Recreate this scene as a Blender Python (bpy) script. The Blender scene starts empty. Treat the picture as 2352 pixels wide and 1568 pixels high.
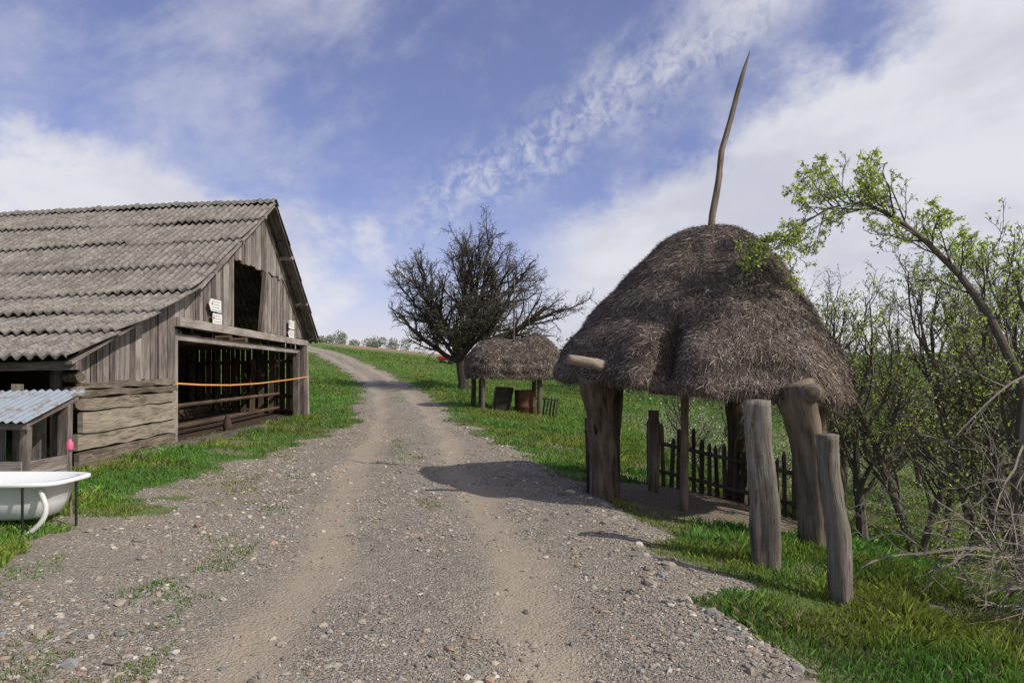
import bpy, math, random
import numpy as np
from mathutils import Vector
R=np.random.default_rng(7); random.seed(11)
C=bpy.context.scene.collection

# ---------------------------------------------------------------- noise
def vnoise(x,y,s=0):
    x=np.asarray(x,float); y=np.asarray(y,float)
    xi=np.floor(x); yi=np.floor(y); fx=x-xi; fy=y-yi
    u=fx*fx*(3-2*fx); v=fy*fy*(3-2*fy)
    def h(a,b):
        q=np.sin(a*127.1+b*311.7+s*74.7)*43758.5453
        return q-np.floor(q)
    return (h(xi,yi)*(1-u)+h(xi+1,yi)*u)*(1-v)+(h(xi,yi+1)*(1-u)+h(xi+1,yi+1)*u)*v
def fbm(x,y,s=0,o=4):
    t=0;a=1;n=0
    for i in range(o):
        t=t+a*vnoise(x*2**i,y*2**i,s+i*3); n+=a; a*=.5
    return t/n
# ---------------------------------------------------------------- terrain
YT=np.arange(-40,1700,.5)
def table(p,w):
    q=np.interp(YT,[a for a,b in p],[b for a,b in p])
    k=np.exp(-.5*(np.arange(-20,21)*.5/w)**2); k/=k.sum()
    e=np.pad(q,20,mode='edge'); return np.convolve(e,k,'valid')
ZR=table([(-40,-.3),(0,0),(20,.02),(30,.25),(40,.5),(55,1.3),(75,3.4),(100,6),(130,8.4),(1700,8.4)],2.5)
XC=table([(-40,2.5),(0,-.1),(3.5,-.46),(5,-.78),(10,-1.5),(20,-3),(30,-5),(40,-7.1),(55,-11.4),(75,-20),(100,-35),(130,-55),(1700,-55)],1.5)
HL=table([(-40,3),(5,3.0),(8,3.1),(13,2.6),(19,1.7),(40,1.5),(1700,1.5)],1)
HR=table([(-40,2),(3.5,2.1),(9,2.4),(13,2.0),(19,1.5),(1700,1.5)],1)
def xc(y): return np.interp(y,YT,XC)
def H(x,y):
    x=np.asarray(x,float); y=np.asarray(y,float)
    s=x-xc(y); z=np.interp(y,YT,ZR)
    z=z+.06*np.clip(-s-2.5,0,8)
    g=np.interp(y,[0,12,25,50],[1,1,.45,0])
    a=np.clip(s-2,0,3)*.14+np.clip(s-5,0,14)*.30
    b=.1*np.clip(s-3,0,110)
    z=z-g*a-(1-g)*b
    z=z+.09*np.clip(x-45,0,130)
    z=z+.05*(fbm(x*.7,y*.7,5)-.5)*np.clip(np.abs(s)-1,0,1)
    z=z+2.0*(fbm(x/50,y/50,9)-.5)*np.clip((y-80)/100,0,1)
    return z
def Hf(x,y): return float(H(x,y))
def edge(x,y):
    s=x-xc(y)
    e=np.minimum(s+np.interp(y,YT,HL),np.interp(y,YT,HR)-s)
    return e+(fbm(x*1.3,y*1.3,21,4)-.5)*1.5
# ---------------------------------------------------------------- mesh utils
def mk(name,V,F,mats,col=None,uv=None,mi=None,smooth=False,parent=None):
    """F: list of (n,k) int arrays; uv concatenated per loop"""
    me=bpy.data.meshes.new(name)
    V=np.asarray(V,np.float32)
    if not isinstance(F,list): F=[F]
    F=[np.asarray(f,np.int32) for f in F if len(f)]
    me.vertices.add(len(V)); me.vertices.foreach_set('co',V.ravel())
    li=np.concatenate([f.ravel() for f in F]); tot=np.concatenate([np.full(len(f),f.shape[1],np.int32) for f in F])
    me.loops.add(len(li)); me.loops.foreach_set('vertex_index',li)
    me.polygons.add(len(tot)); st=np.concatenate([[0],np.cumsum(tot)[:-1]]).astype(np.int32)
    me.polygons.foreach_set('loop_start',st)
    if mi is not None: me.polygons.foreach_set('material_index',np.asarray(mi,np.int32))
    me.update(calc_edges=True)
    if smooth: me.polygons.foreach_set('use_smooth',np.ones(len(tot),bool))
    else: me.polygons.foreach_set('use_smooth',np.zeros(len(tot),bool))
    if col is not None:
        a=me.color_attributes.new('Col','FLOAT_COLOR','POINT')
        c=np.ones((len(V),4),np.float32); col=np.asarray(col)
        if col.ndim==1: c[:,:3]=col[:,None]
        else: c[:,:3]=col
        a.data.foreach_set('color',c.ravel())
    if uv is not None:
        l=me.uv_layers.new(name='UVMap'); l.data.foreach_set('uv',np.asarray(uv,np.float32).ravel())
    for m in (mats if isinstance(mats,list) else [mats]): me.materials.append(m)
    ob=bpy.data.objects.new(name,me); C.objects.link(ob)
    if parent: ob.parent=parent
    return ob
def empty(name):
    e=bpy.data.objects.new(name,None); C.objects.link(e); return e
class MB:
    def __init__(s): s.V=[];s.F4=[];s.U=[];s.Cc=[];s.T=[];s.TU=[]
    def hexa(s,p,rnd=None):
        if rnd is None: rnd=random.random()
        p=[Vector(q) for q in p]; b=len(s.V); s.V+=[tuple(q) for q in p]; s.Cc+=[rnd]*8
        u=0; L0=(p[4]-p[0]).length
        off=random.random()*5; vo=random.random()*5
        for i in range(4):
            j=(i+1)%4; w=(p[j]-p[i]).length
            s.F4.append((b+i,b+j,b+j+4,b+i+4)); s.U+=[(off+u,vo),(off+u+w,vo),(off+u+w,vo+L0),(off+u,vo+L0)]
            u+=w
        for f in ((3,2,1,0),(4,5,6,7)):
            s.F4.append(tuple(b+k for k in f)); s.U+=[(off,vo),(off+.05,vo),(off+.05,vo+.02),(off,vo+.02)]
    def beam(s,p0,p1,w,t,ref=(0,0,1),rnd=None,tw=1.0):
        p0=Vector(p0);p1=Vector(p1);d=(p1-p0).normalized();ref=Vector(ref)
        a=d.cross(ref)
        if a.length<1e-3: a=d.cross(Vector((1,0,0)))
        a.normalize(); b=d.cross(a).normalized()
        q=[]
        for P,k in ((p0,1),(p1,tw)):
            for sa,sb in ((-1,-1),(1,-1),(1,1),(-1,1)):
                q.append(P+a*(w/2*sa*k)+b*(t/2*sb*k))
        s.hexa(q,rnd)
    def log(s,pts,rad,n=12,rough=.12,rnd=None,sub=6,oval=1.0):
        if rnd is None: rnd=random.random()
        P=[Vector(p) for p in pts]
        if not hasattr(rad,'__len__'): rad=[rad]*len(P)
        Q=[];RR=[]
        for i in range(len(P)-1):
            for k in range(sub):
                t=k/sub; Q.append(P[i].lerp(P[i+1],t)); RR.append(rad[i]*(1-t)+rad[i+1]*t)
        Q.append(P[-1]); RR.append(rad[-1])
        ref=Vector((1,0.3,0)) if abs((P[-1]-P[0]).normalized().x)<.8 else Vector((0,0.3,1))
        b=len(s.V); L=0; Ls=[]; sd=random.random()*100
        lob=[1+rough*(float(vnoise(math.cos(a)*1.6+sd,math.sin(a)*1.6+sd))-.5)*2+rough*.5*(float(vnoise(math.cos(a)*5+sd,math.sin(a)*5+sd))-.5) for a in [2*math.pi*k/n for k in range(n)]]
        for i,q in enumerate(Q):
            t=(Q[min(i+1,len(Q)-1)]-Q[max(i-1,0)]).normalized()
            a=(ref-t*ref.dot(t)).normalized(); c=t.cross(a)
            if i: L+=(q-Q[i-1]).length
            Ls.append(L)
            for k in range(n):
                th=2*math.pi*k/n
                r=RR[i]*lob[k]*(1+rough*.5*(float(vnoise(k*.9+sd,i*.7+sd))-.5))
                s.V.append(tuple(q+a*(r*math.cos(th))+c*(r*math.sin(th)*oval))); s.Cc.append(rnd)
        off=random.random()*5
        for i in range(len(Q)-1):
            for k in range(n):
                k2=(k+1)%n
                s.F4.append((b+i*n+k,b+i*n+k2,b+(i+1)*n+k2,b+(i+1)*n+k))
                w=2*math.pi*(sum(RR)/len(RR))/n
                s.U+=[(off+k*w,Ls[i]),(off+(k+1)*w,Ls[i]),(off+(k+1)*w,Ls[i+1]),(off+k*w,Ls[i+1])]
        for e,i in ((0,0),(1,len(Q)-1)):
            c=len(s.V); s.V.append(tuple(Q[i])); s.Cc.append(rnd)
            for k in range(n):
                k2=(k+1)%n; tri=(c,b+i*n+k,b+i*n+k2) if e else (c,b+i*n+k2,b+i*n+k)
                s.T.append(tri); s.TU+=[(off,0),(off+.1,.02),(off+.1,.04)]
    def obj(s,name,mat,parent=None,smooth=False):
        F=[];uv=[]
        if s.F4: F.append(np.array(s.F4)); uv+=s.U
        if s.T: F.append(np.array(s.T)); uv+=s.TU
        return mk(name,np.array(s.V),F,mat,col=np.array(s.Cc),uv=np.array(uv),smooth=smooth,parent=parent)
def lathe(name,prof,mat,loc,n=20,parent=None,axis='z'):
    V=[];F=[]
    for r,z in prof:
        for k in range(n):
            a=2*math.pi*k/n; V.append((r*math.cos(a),r*math.sin(a),z))
    for i in range(len(prof)-1):
        for k in range(n): F.append((i*n+k,i*n+(k+1)%n,(i+1)*n+(k+1)%n,(i+1)*n+k))
    ob=mk(name,V,np.array(F),mat,smooth=True,parent=parent); ob.location=loc; return ob
# ---------------------------------------------------------------- materials
class NT:
    def __init__(s,name=None,world=None):
        if world: s.t=world.node_tree
        else:
            s.m=bpy.data.materials.new(name); s.m.use_nodes=True; s.t=s.m.node_tree
            s.b=s.t.nodes['Principled BSDF']; s.b.inputs['Roughness'].default_value=.9
            s.b.inputs['Specular IOR Level'].default_value=.2
    def n(s,t,**k):
        x=s.t.nodes.new(t)
        for a,b in k.items():
            if a in x.inputs.keys(): x.inputs[a].default_value=b
            else: setattr(x,a,b)
        return x
    def l(s,a,b): s.t.links.new(a,b)
    def setin(s,i,v):
        if isinstance(v,bpy.types.NodeSocket): s.l(v,i)
        else: i.default_value=v
    def M(s,op,a,b=0.0,c=0.0,clamp=False):
        x=s.t.nodes.new('ShaderNodeMath'); x.operation=op; x.use_clamp=clamp
        s.setin(x.inputs[0],a); s.setin(x.inputs[1],b); s.setin(x.inputs[2],c); return x.outputs[0]
    def ss(s,v,lo,hi):
        x=s.t.nodes.new('ShaderNodeMapRange'); x.interpolation_type='SMOOTHSTEP'
        s.setin(x.inputs[0],v); s.setin(x.inputs[1],lo); s.setin(x.inputs[2],hi); return x.outputs[0]
    def mix(s,f,a,b,mode='MIX'):
        x=s.t.nodes.new('ShaderNodeMix'); x.data_type='RGBA'; x.blend_type=mode
        s.setin(x.inputs[0],f)
        for i,v in ((6,a),(7,b)):
            s.setin(x.inputs[i],v if isinstance(v,bpy.types.NodeSocket) else (*v,1))
        return x.outputs[2]
    def noise(s,vec,scale,detail=5,rough=.6,dist=0):
        x=s.n('ShaderNodeTexNoise'); x.inputs['Scale'].default_value=scale; x.inputs['Detail'].default_value=detail
        x.inputs['Roughness'].default_value=rough; x.inputs['Distortion'].default_value=dist
        if vec is not None: s.l(vec,x.inputs['Vector'])
        return x.outputs['Fac']
    def ramp(s,f,st):
        x=s.n('ShaderNodeValToRGB'); r=x.color_ramp
        while len(r.elements)<len(st): r.elements.new(.5)
        for e,(p,c) in zip(r.elements,st): e.position=p; e.color=(*c,1) if len(c)==3 else c
        s.l(f,x.inputs[0]); return x.outputs[0]
    def bump(s,h,st,d=.02):
        x=s.n('ShaderNodeBump'); x.inputs['Strength'].default_value=st; x.inputs['Distance'].default_value=d
        s.l(h,x.inputs['Height']); s.l(x.outputs[0],s.b.inputs['Normal'])
    def pos(s): return s.n('ShaderNodeNewGeometry').outputs['Position']
    def col(s):
        x=s.n('ShaderNodeAttribute'); x.attribute_name='Col'; return x
def wood(name,dark,mid,light,gs=70,crack=.7,bs=.7):
    m=NT(name); uv=m.n('ShaderNodeUVMap').outputs[0]; sp=m.n('ShaderNodeSeparateXYZ'); m.l(uv,sp.inputs[0])
    rn=m.col().outputs['Fac']
    cb=m.n('ShaderNodeCombineXYZ'); m.setin(cb.inputs[0],m.M('MULTIPLY',sp.outputs[0],gs)); m.setin(cb.inputs[1],m.M('MULTIPLY',sp.outputs[1],2.2)); m.setin(cb.inputs[2],m.M('MULTIPLY',rn,57.0))
    g=m.noise(cb.outputs[0],1,5,.7,.5)
    cb2=m.n('ShaderNodeCombineXYZ'); m.setin(cb2.inputs[0],m.M('MULTIPLY',sp.outputs[0],7.0)); m.setin(cb2.inputs[1],m.M('MULTIPLY',sp.outputs[1],1.6)); m.setin(cb2.inputs[2],m.M('MULTIPLY',rn,31.0))
    st=m.noise(cb2.outputs[0],1,6,.7,.3)
    f=m.M('ADD',m.M('MULTIPLY',g,.5),m.M('MULTIPLY',st,.5))
    f=m.M('ADD',f,m.M('MULTIPLY',m.M('SUBTRACT',rn,.5),.19))
    c=m.ramp(f,[(.37,dark),(.49,mid),(.63,light)])
    cr=m.ss(g,.42,.34)
    c=m.mix(m.M('MULTIPLY',cr,crack),c,tuple(x*.3 for x in dark))
    big=m.noise(m.pos(),.9,4,.6); c=m.mix(m.M('MULTIPLY',m.ss(big,.45,.7),.35),c,tuple(x*.8 for x in dark))
    m.l(c,m.b.inputs['Base Color']); m.bump(f,bs,.02); return m.m
W_barn=wood('weathered_planks',(.078,.062,.055),(.20,.168,.152),(.38,.335,.305))
W_log=wood('weathered_log',(.085,.067,.05),(.205,.168,.132),(.36,.305,.245),gs=40)
W_post=wood('grey_post_wood',(.06,.05,.04),(.16,.138,.115),(.29,.26,.225),gs=34,crack=.95,bs=1)
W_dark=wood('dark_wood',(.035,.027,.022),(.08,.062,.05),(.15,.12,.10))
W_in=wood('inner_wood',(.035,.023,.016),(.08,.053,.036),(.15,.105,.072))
W_bark=wood('split_trunk',(.045,.034,.024),(.12,.092,.066),(.235,.185,.135),gs=24,crack=.9,bs=1)
def plain(name,c,rough=.6,metal=0,var=.25,sc=8,bs=.1):
    m=NT(name); f=m.noise(m.pos(),sc,5,.65); k=m.mix(f,tuple(x*(1-var) for x in c),tuple(min(1,x*(1+var)) for x in c))
    m.l(k,m.b.inputs['Base Color']); m.b.inputs['Roughness'].default_value=rough; m.b.inputs['Metallic'].default_value=metal
    m.bump(f,bs,.01); return m.m
def colmat(name,trans=.0,rough=.85,mul=(1,1,1),spec=.2):
    m=NT(name); c=m.mix(1.0,m.col().outputs['Color'],mul,'MULTIPLY'); m.l(c,m.b.inputs['Base Color'])
    m.b.inputs['Roughness'].default_value=rough; m.b.inputs['Specular IOR Level'].default_value=spec
    if trans>0:
        t=m.n('ShaderNodeBsdfTranslucent'); m.l(c,t.inputs[0]); mx=m.n('ShaderNodeMixShader'); mx.inputs[0].default_value=trans
        m.l(m.b.outputs[0],mx.inputs[1]); m.l(t.outputs[0],mx.inputs[2]); m.l(mx.outputs[0],m.t.nodes['Material Output'].inputs[0])
    return m.m
LEAF=colmat('leaf_material',.45,.6); GRASS=colmat('grass_material',.3,.6); STONE=colmat('stone_material',0,.9); STRAW=colmat('straw_material',0,.8)
BARK=plain('tree_bark',(.12,.102,.084),.95,0,.5,14,.8)
DARKBARK=plain('dark_tree_bark',(.06,.05,.04),.95,0,.5,10,.8)
DEAD=plain('dead_branch_bark',(.21,.175,.145),.9,0,.6,7,.4)
# ---- ground material
def ground_mat():
    m=NT('ground_material'); p=m.pos(); c=m.col(); sp=m.n('ShaderNodeSeparateColor'); m.l(c.outputs['Color'],sp.inputs[0])
    a=m.noise(p,1.3,6,.7); b=m.noise(p,.06,5,.6); d=m.noise(p,30,4,.7)
    g=m.mix(a,(.055,.105,.022),(.11,.195,.038)); g2=m.mix(m.ss(b,.45,.65),g,(.16,.215,.06))
    g3=m.mix(m.M('MULTIPLY',m.ss(d,.5,.7),.45),g2,(.17,.16,.09))
    soil=m.mix(m.ss(d,.35,.65),(.11,.083,.058),(.27,.22,.168))
    k=m.mix(sp.outputs[0],g3,soil); field=m.mix(sp.outputs[1],k,(.27,.19,.12))
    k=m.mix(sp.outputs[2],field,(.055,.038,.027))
    m.l(k,m.b.inputs['Base Color']); m.bump(d,.7,.03); return m.m
def road_mat():
    m=NT('gravel_material'); p=m.pos(); c=m.col(); sp=m.n('ShaderNodeSeparateColor'); m.l(c.outputs['Color'],sp.inputs[0])
    def vor(sc):
        v=m.n('ShaderNodeTexVoronoi'); v.inputs['Scale'].default_value=sc; m.l(p,v.inputs['Vector']); return v
    v1=vor(44); v2=vor(110); n1=m.noise(p,1.1,6,.7); n2=m.noise(p,160,3,.7); n3=m.noise(p,5,6,.75); n4=m.noise(p,.5,4,.6)
    s1=m.n('ShaderNodeSeparateColor'); m.l(v1.outputs['Color'],s1.inputs[0]); s2=m.n('ShaderNodeSeparateColor'); m.l(v2.outputs['Color'],s2.inputs[0])
    peb=m.ramp(s1.outputs[0],[(0,(.14,.12,.096)),(.3,(.245,.213,.172)),(.65,(.335,.293,.236)),(.88,(.39,.36,.315)),(1,(.55,.51,.44))])
    fine=m.ramp(s2.outputs[0],[(0,(.15,.127,.10)),(.5,(.28,.24,.19)),(1,(.41,.362,.293))])
    g=m.mix(m.ss(n2,.42,.6),peb,fine)
    dust=m.mix(n3,(.28,.225,.165),(.43,.36,.275))
    tr=m.M('ADD',m.M('MULTIPLY',sp.outputs[0],1.05),m.M('MULTIPLY',m.M('SUBTRACT',n1,.5),1.4))
    tr=m.ss(m.M('ADD',tr,m.M('MULTIPLY',m.M('SUBTRACT',n3,.5),1.2)),.05,.75)
    k=m.mix(m.M('MULTIPLY',tr,.8),g,dust)
    k=m.mix(m.M('MULTIPLY',m.ss(n3,.35,.75),.4),k,(.14,.118,.094))
    k=m.mix(m.M('MULTIPLY',m.ss(n4,.4,.65),.3),k,(.36,.305,.235))
    m.l(k,m.b.inputs['Base Color'])
    hh=m.M('ADD',m.M('MULTIPLY',v1.outputs['Distance'],-1.0),m.M('MULTIPLY',v2.outputs['Distance'],-.5))
    hh=m.M('MULTIPLY',hh,m.M('SUBTRACT',1.0,m.M('MULTIPLY',tr,.6)))
    m.bump(m.M('ADD',hh,m.M('MULTIPLY',n3,.6)),.9,.02); return m.m
# ---------------------------------------------------------------- ground
def geo(a,b,st,r):
    o=[a];s=st
    while o[-1]<b: o.append(o[-1]+s); s*=r
    return np.array(o)
ys=np.concatenate([np.arange(-8,16,.14),geo(16,1500,.15,1.035)])
xr=geo(9,1300,.16,1.045); xs=np.concatenate([-xr[::-1],np.arange(-8.9,8.95,.14),xr])
X,Y=np.meshgrid(xs,ys); E=edge(X,Y); Z=H(X,Y)-.07*np.clip(E/.3,0,1)*(Y<125)
nx=len(xs); ny=len(ys)
idx=np.arange(nx*ny).reshape(ny,nx)
F=np.stack([idx[:-1,:-1],idx[:-1,1:],idx[1:,1:],idx[1:,:-1]],-1).reshape(-1,4)
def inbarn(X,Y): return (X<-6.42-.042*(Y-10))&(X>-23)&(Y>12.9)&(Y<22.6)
def dirt_mask(x,y):
    u=((x-2.75)/1.9)**2+((y-9.5)/1.7)**2
    d=np.clip(1.5-u+(fbm(x*2,y*2,3)-.5)*1.2,0,1)
    near=np.clip(.55+edge(x,y)*1.1,0,1)*.9
    pat=np.clip((fbm(x*1.1,y*1.1,77)-.54)*6,0,.8)*np.clip((22-y)/8,0,1)
    wood_=np.clip((x-4.2)/2,0,1)*(y<40)*.45
    return np.clip(np.maximum(np.maximum(d,pat),np.maximum(near,wood_)),0,1)
col=np.zeros((nx*ny,3)); col[:,0]=dirt_mask(X,Y).ravel()
fy=(np.clip(1-np.abs((Y-98)/9),0,1)*np.clip((X+26)/4,0,1)*np.clip((-X-4)/4,0,1)).ravel(); col[:,1]=np.clip(fy*2,0,1)
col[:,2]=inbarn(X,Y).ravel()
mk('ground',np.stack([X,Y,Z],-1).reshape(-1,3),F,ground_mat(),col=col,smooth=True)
# road
yr=np.concatenate([np.arange(-7,16,.09),geo(16,122,.1,1.02)])
q=np.linspace(0,1,84); YY=np.repeat(yr[:,None],84,1)
l=np.interp(YY,YT,HL)+.9; r=np.interp(YY,YT,HR)+.9
S=-l+(l+r)*q[None,:]; XX=S+xc(YY); EE=edge(XX,YY)
def trkf(s,y): return np.exp(-((np.abs(s+.09*np.sin(y*.7)+.06*np.sin(y*1.9))-.82)/.30)**2)*(.65+.7*(vnoise(s*.8,y*.6,90)-.2))
trk=trkf(S,YY)
ZZ=H(XX,YY)+np.clip(EE*.15,-.1,.012)-.028*trk+.035*(fbm(XX*2.2,YY*2.2,31)-.5)+.008*(vnoise(XX*9,YY*9,4)-.5)
idx=np.arange(len(yr)*84).reshape(len(yr),84)
F=np.stack([idx[:-1,:-1],idx[:-1,1:],idx[1:,1:],idx[1:,:-1]],-1).reshape(-1,4)
col=np.zeros((len(yr)*84,3)); col[:,0]=trk.ravel()
mk('gravel_road',np.stack([XX,YY,ZZ],-1).reshape(-1,3),F,road_mat(),col=col,smooth=True)
def roadz(x,y):
    s=x-xc(y); t=trkf(s,y); e=edge(x,y)
    return H(x,y)+np.clip(e*.15,-.1,.012)-.028*t+.035*(fbm(x*2.2,y*2.2,31)-.5)
# ---------------------------------------------------------------- stones
t_=(1+5**.5)/2
ICO=np.array([(-1,t_,0),(1,t_,0),(-1,-t_,0),(1,-t_,0),(0,-1,t_),(0,1,t_),(0,-1,-t_),(0,1,-t_),(t_,0,-1),(t_,0,1),(-t_,0,-1),(-t_,0,1)])/1.902
ICF=np.array([(0,11,5),(0,5,1),(0,1,7),(0,7,10),(0,10,11),(1,5,9),(5,11,4),(11,10,2),(10,7,6),(7,1,8),(3,9,4),(3,4,2),(3,2,6),(3,6,8),(3,8,9),(4,9,5),(2,4,11),(6,2,10),(8,6,7),(9,8,1)])
def rotm(n):
    A=R.normal(size=(n,3)); A/=np.linalg.norm(A,axis=1)[:,None]; B=R.normal(size=(n,3)); B-=A*(A*B).sum(1)[:,None]; B/=np.linalg.norm(B,axis=1)[:,None]
    return np.stack([A,B,np.cross(A,B)],1)
def stones(name,x,y,size,zf):
    n=len(x); z=zf(x,y)
    V=ICO[None]*(1+.28*R.normal(size=(n,12,1)).clip(-1,1))
    V=np.einsum('nij,njk->nik',V,rotm(n))
    sc=np.stack([size*R.uniform(.8,1.5,n),size*R.uniform(.7,1.2,n),size*R.uniform(.4,.8,n)],-1)
    V=V*sc[:,None,:]; a=R.uniform(0,6.28,n); ca,sa=np.cos(a)[:,None],np.sin(a)[:,None]
    V=np.stack([V[...,0]*ca-V[...,1]*sa,V[...,0]*sa+V[...,1]*ca,V[...,2]],-1)
    V+=np.stack([x,y,z+size*.12],-1)[:,None,:]
    F=(ICF[None]+12*np.arange(n)[:,None,None]).reshape(-1,3)
    pal=np.array([(.25,.215,.175),(.31,.27,.22),(.19,.165,.137),(.29,.265,.235),(.39,.335,.265),(.22,.22,.215),(.47,.43,.37),(.31,.225,.165),(.27,.23,.185)])
    c=pal[R.integers(0,9,n)]*R.uniform(.75,1.12,(n,1))
    return mk(name,V.reshape(-1,3),F,STONE,col=np.repeat(c,12,0))
n=140000
y=2.7*np.exp(R.uniform(0,1,n)*math.log(28/2.7)); x=xc(y)+R.uniform(-4,3.2,n)
s_=x-xc(y); e=edge(x,y); t=np.exp(-((np.abs(s_)-.82)/.34)**2)
keep=(e>-.1)&(R.uniform(0,1,n)>t*.82)&(R.uniform(0,1,n)<np.clip(2.6*(fbm(x*.9,y*.9,8)-.25),.08,1))
x,y=x[keep][:48000],y[keep][:48000]
size=.0040*(R.pareto(2.6,len(x))+1)*(1+y*.05); size=np.clip(size,0,.026)
stones('gravel',x,y,size,roadz)
n=1600; y=2.8*np.exp(R.uniform(0,1,n)*math.log(20/2.8)); side=R.uniform(0,1,n)<.6
x=np.where(side,xc(y)+np.interp(y,YT,HR)-np.abs(R.normal(0,.25,n))+.1,xc(y)-R.uniform(1.2,3.2,n))
size=np.clip(.012*(R.pareto(2.6,n)+1),0,.055)
stones('roadside_stones',x,y,size,roadz)
# ---------------------------------------------------------------- grass
def grass(name,x,y,h,w,z,base,var=.35,dry=.05):
    n=len(x); a=R.uniform(0,6.28,n); dx=np.cos(a)*w/2; dy=np.sin(a)*w/2
    la=R.uniform(0,6.28,n); ln=np.abs(R.normal(0,.5,n))*h
    V=np.zeros((n,4,3)); V[:,0]=np.stack([x-dx,y-dy,z-.01],-1); V[:,1]=np.stack([x+dx,y+dy,z-.01],-1)
    mx=x+np.cos(la)*ln*.35; my=y+np.sin(la)*ln*.35
    V[:,2]=np.stack([mx+dx*.7,my+dy*.7,z+h*.6],-1)
    V[:,3]=np.stack([x+np.cos(la)*ln,y+np.sin(la)*ln,z+h],-1)
    b=4*np.arange(n)[:,None]; F=np.concatenate([b+np.array([[0,1,2]]),b+np.array([[0,2,3]])])
    c=np.array(base)[None]*(1+var*R.normal(size=(n,1)).clip(-1.6,1.6))
    pn=fbm(x*.5,y*.5,17)[:,None]; c=c*(.55+.9*pn); wv=np.clip((fbm(x*.8,y*.8,44)-.4)*4,0,1); c[:,0]*=(.75+.7*wv)
    dp=dry+.18*np.clip((fbm(x*.6,y*.6,71)-.5)*5,0,1)
    yel=(R.uniform(0,1,n)<dp)[:,None]; c=np.where(yel,np.array([[.29,.25,.14]])*R.uniform(.5,1.1,(n,1)),c)
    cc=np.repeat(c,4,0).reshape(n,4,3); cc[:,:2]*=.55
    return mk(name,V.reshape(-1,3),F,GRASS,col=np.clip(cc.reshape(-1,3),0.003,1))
n=700000
y=2.6*np.exp(R.uniform(0,1,n)**.85*math.log(85/2.6)); x=y*R.uniform(-.84,.84,n)
e=edge(x,y); cl=fbm(x*1.8,y*1.8,12)
dm=((x-2.8)/1.75)**2+((y-9.5)/1.6)**2<1
inb=(x<-6.35-.042*(y-10))&(y>9.9)&(y<22.4)
lit=R.uniform(0,1,n)
woods=(x>4.6)&(y<40)&(lit<.35)
pat=fbm(x*1.1,y*1.1,77)
keep=(e<-.02)&(~dm)&(~inb)&(~woods)&(lit<np.clip(.2+1.3*cl+np.clip(-e*.9-.3,-.5,.45),0,1)*np.clip(1-(pat-.54)*5*np.clip((22-y)/8,0,1),.2,1))
s_=x-xc(y)
cen=(e>0)&(np.abs(s_)<.38)&(fbm(x*1.1,y*.5,52)>.52)&(y>7.5)&(cl>.42)&(lit<.5)
lft=(e>0)&(s_<-1.35)&(fbm(x*1.6,y*1.6,61)>.60)&(lit<.42)&(cl>.4)
keep=keep|cen|lft
x,y,e,cl=x[keep],y[keep],e[keep],cl[keep]
h=(.03+.15*np.clip(cl-.2,0,1)**1.4)*R.uniform(.5,1.6,len(x))*np.where(e>0,.32,np.clip(.55-e*.5,.45,1.25))*(1+np.clip(y-10,0,40)*.012)
w=.004+.0009*y
z=np.where(e>-.05,roadz(x,y),H(x,y))
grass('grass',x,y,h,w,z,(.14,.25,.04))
# ---------------------------------------------------------------- tube polylines
def tubes(polys,n=4,kmin=0):
    P=[];Rr=[];PI=[]
    for i,(p,r) in enumerate(polys):
        P+= [tuple(v) for v in p]; Rr+=list(r)[:len(p)]; PI+=[i]*len(p)
    P=np.array(P);Rr=np.array(Rr);PI=np.array(PI)
    same=PI[1:]==PI[:-1]
    T=np.zeros_like(P); d=P[1:]-P[:-1]
    T[:-1][same]+=d[same]; T[1:][same]+=d[same]; T/=np.linalg.norm(T,axis=1)[:,None]+1e-9
    D=np.array([np.array(p[-1])-np.array(p[0]) for p,r in polys]); D/=np.linalg.norm(D,axis=1)[:,None]+1e-9
    ref=np.where(np.abs(D[:,2:3])<.75,np.array([[0,0,1.]]),np.array([[1.,0.1,0]]))[PI]
    A=ref-T*(ref*T).sum(1)[:,None]; A/=np.linalg.norm(A,axis=1)[:,None]+1e-9; B=np.cross(T,A)
    th=2*np.pi*np.arange(n)/n
    V=P[:,None]+Rr[:,None,None]*(A[:,None]*np.cos(th)[None,:,None]+B[:,None]*np.sin(th)[None,:,None])
    i=np.nonzero(same)[0][:,None]*n; k=np.arange(n)[None]; k2=(k+1)%n
    F=np.stack([i+k,i+k2,i+n+k2,i+n+k],-1).reshape(-1,4)
    return V.reshape(-1,3),F
def quads(cn,sz,asp=.6):
    n=len(cn); M=rotm(n); sz=sz[:,None]
    a=M[:,0]*sz; b=M[:,1]*sz*asp
    V=np.stack([cn-a,cn-b,cn+a,cn+b],1); F=4*np.arange(n)[:,None]+np.arange(4)[None]
    return V.reshape(-1,3),F
g_=random.gauss
def child_dirs(pts,i,ang):
    D=(pts[min(i+1,len(pts)-1)]-pts[max(i-1,0)]).normalized()
    a=Vector((g_(0,1),g_(0,1),g_(0,1))); a=(a-D*a.dot(D)).normalized()
    return (D*math.cos(ang)+a*math.sin(ang)).normalized()
def spawn(pts,rads,L,lv,pr,out,lf):
    if lv>=min(len(pr['nc']),len(pr['t0']),len(pr['ang']),len(pr['lr']),len(pr['rl']),len(pr['seg'])-1): return
    nc=pr['nc'][lv]
    for c in range(nc):
        t=pr['t0'][lv]+(1-pr['t0'][lv])*(c+random.random())/nc
        f=t*(len(pts)-1); i=min(int(f),len(pts)-2); p=pts[i].lerp(pts[i+1],f-i); rr=rads[i]
        D=child_dirs(pts,i,math.radians(random.uniform(*pr['ang'][lv])))
        l2=L*pr['lr'][lv]*random.uniform(.65,1.15)*(1.15-.5*t)
        grow(p,D,l2,max(min(rr*.62,pr['rl'][lv]),pr['rmin']),lv+1,pr,out,lf)
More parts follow.
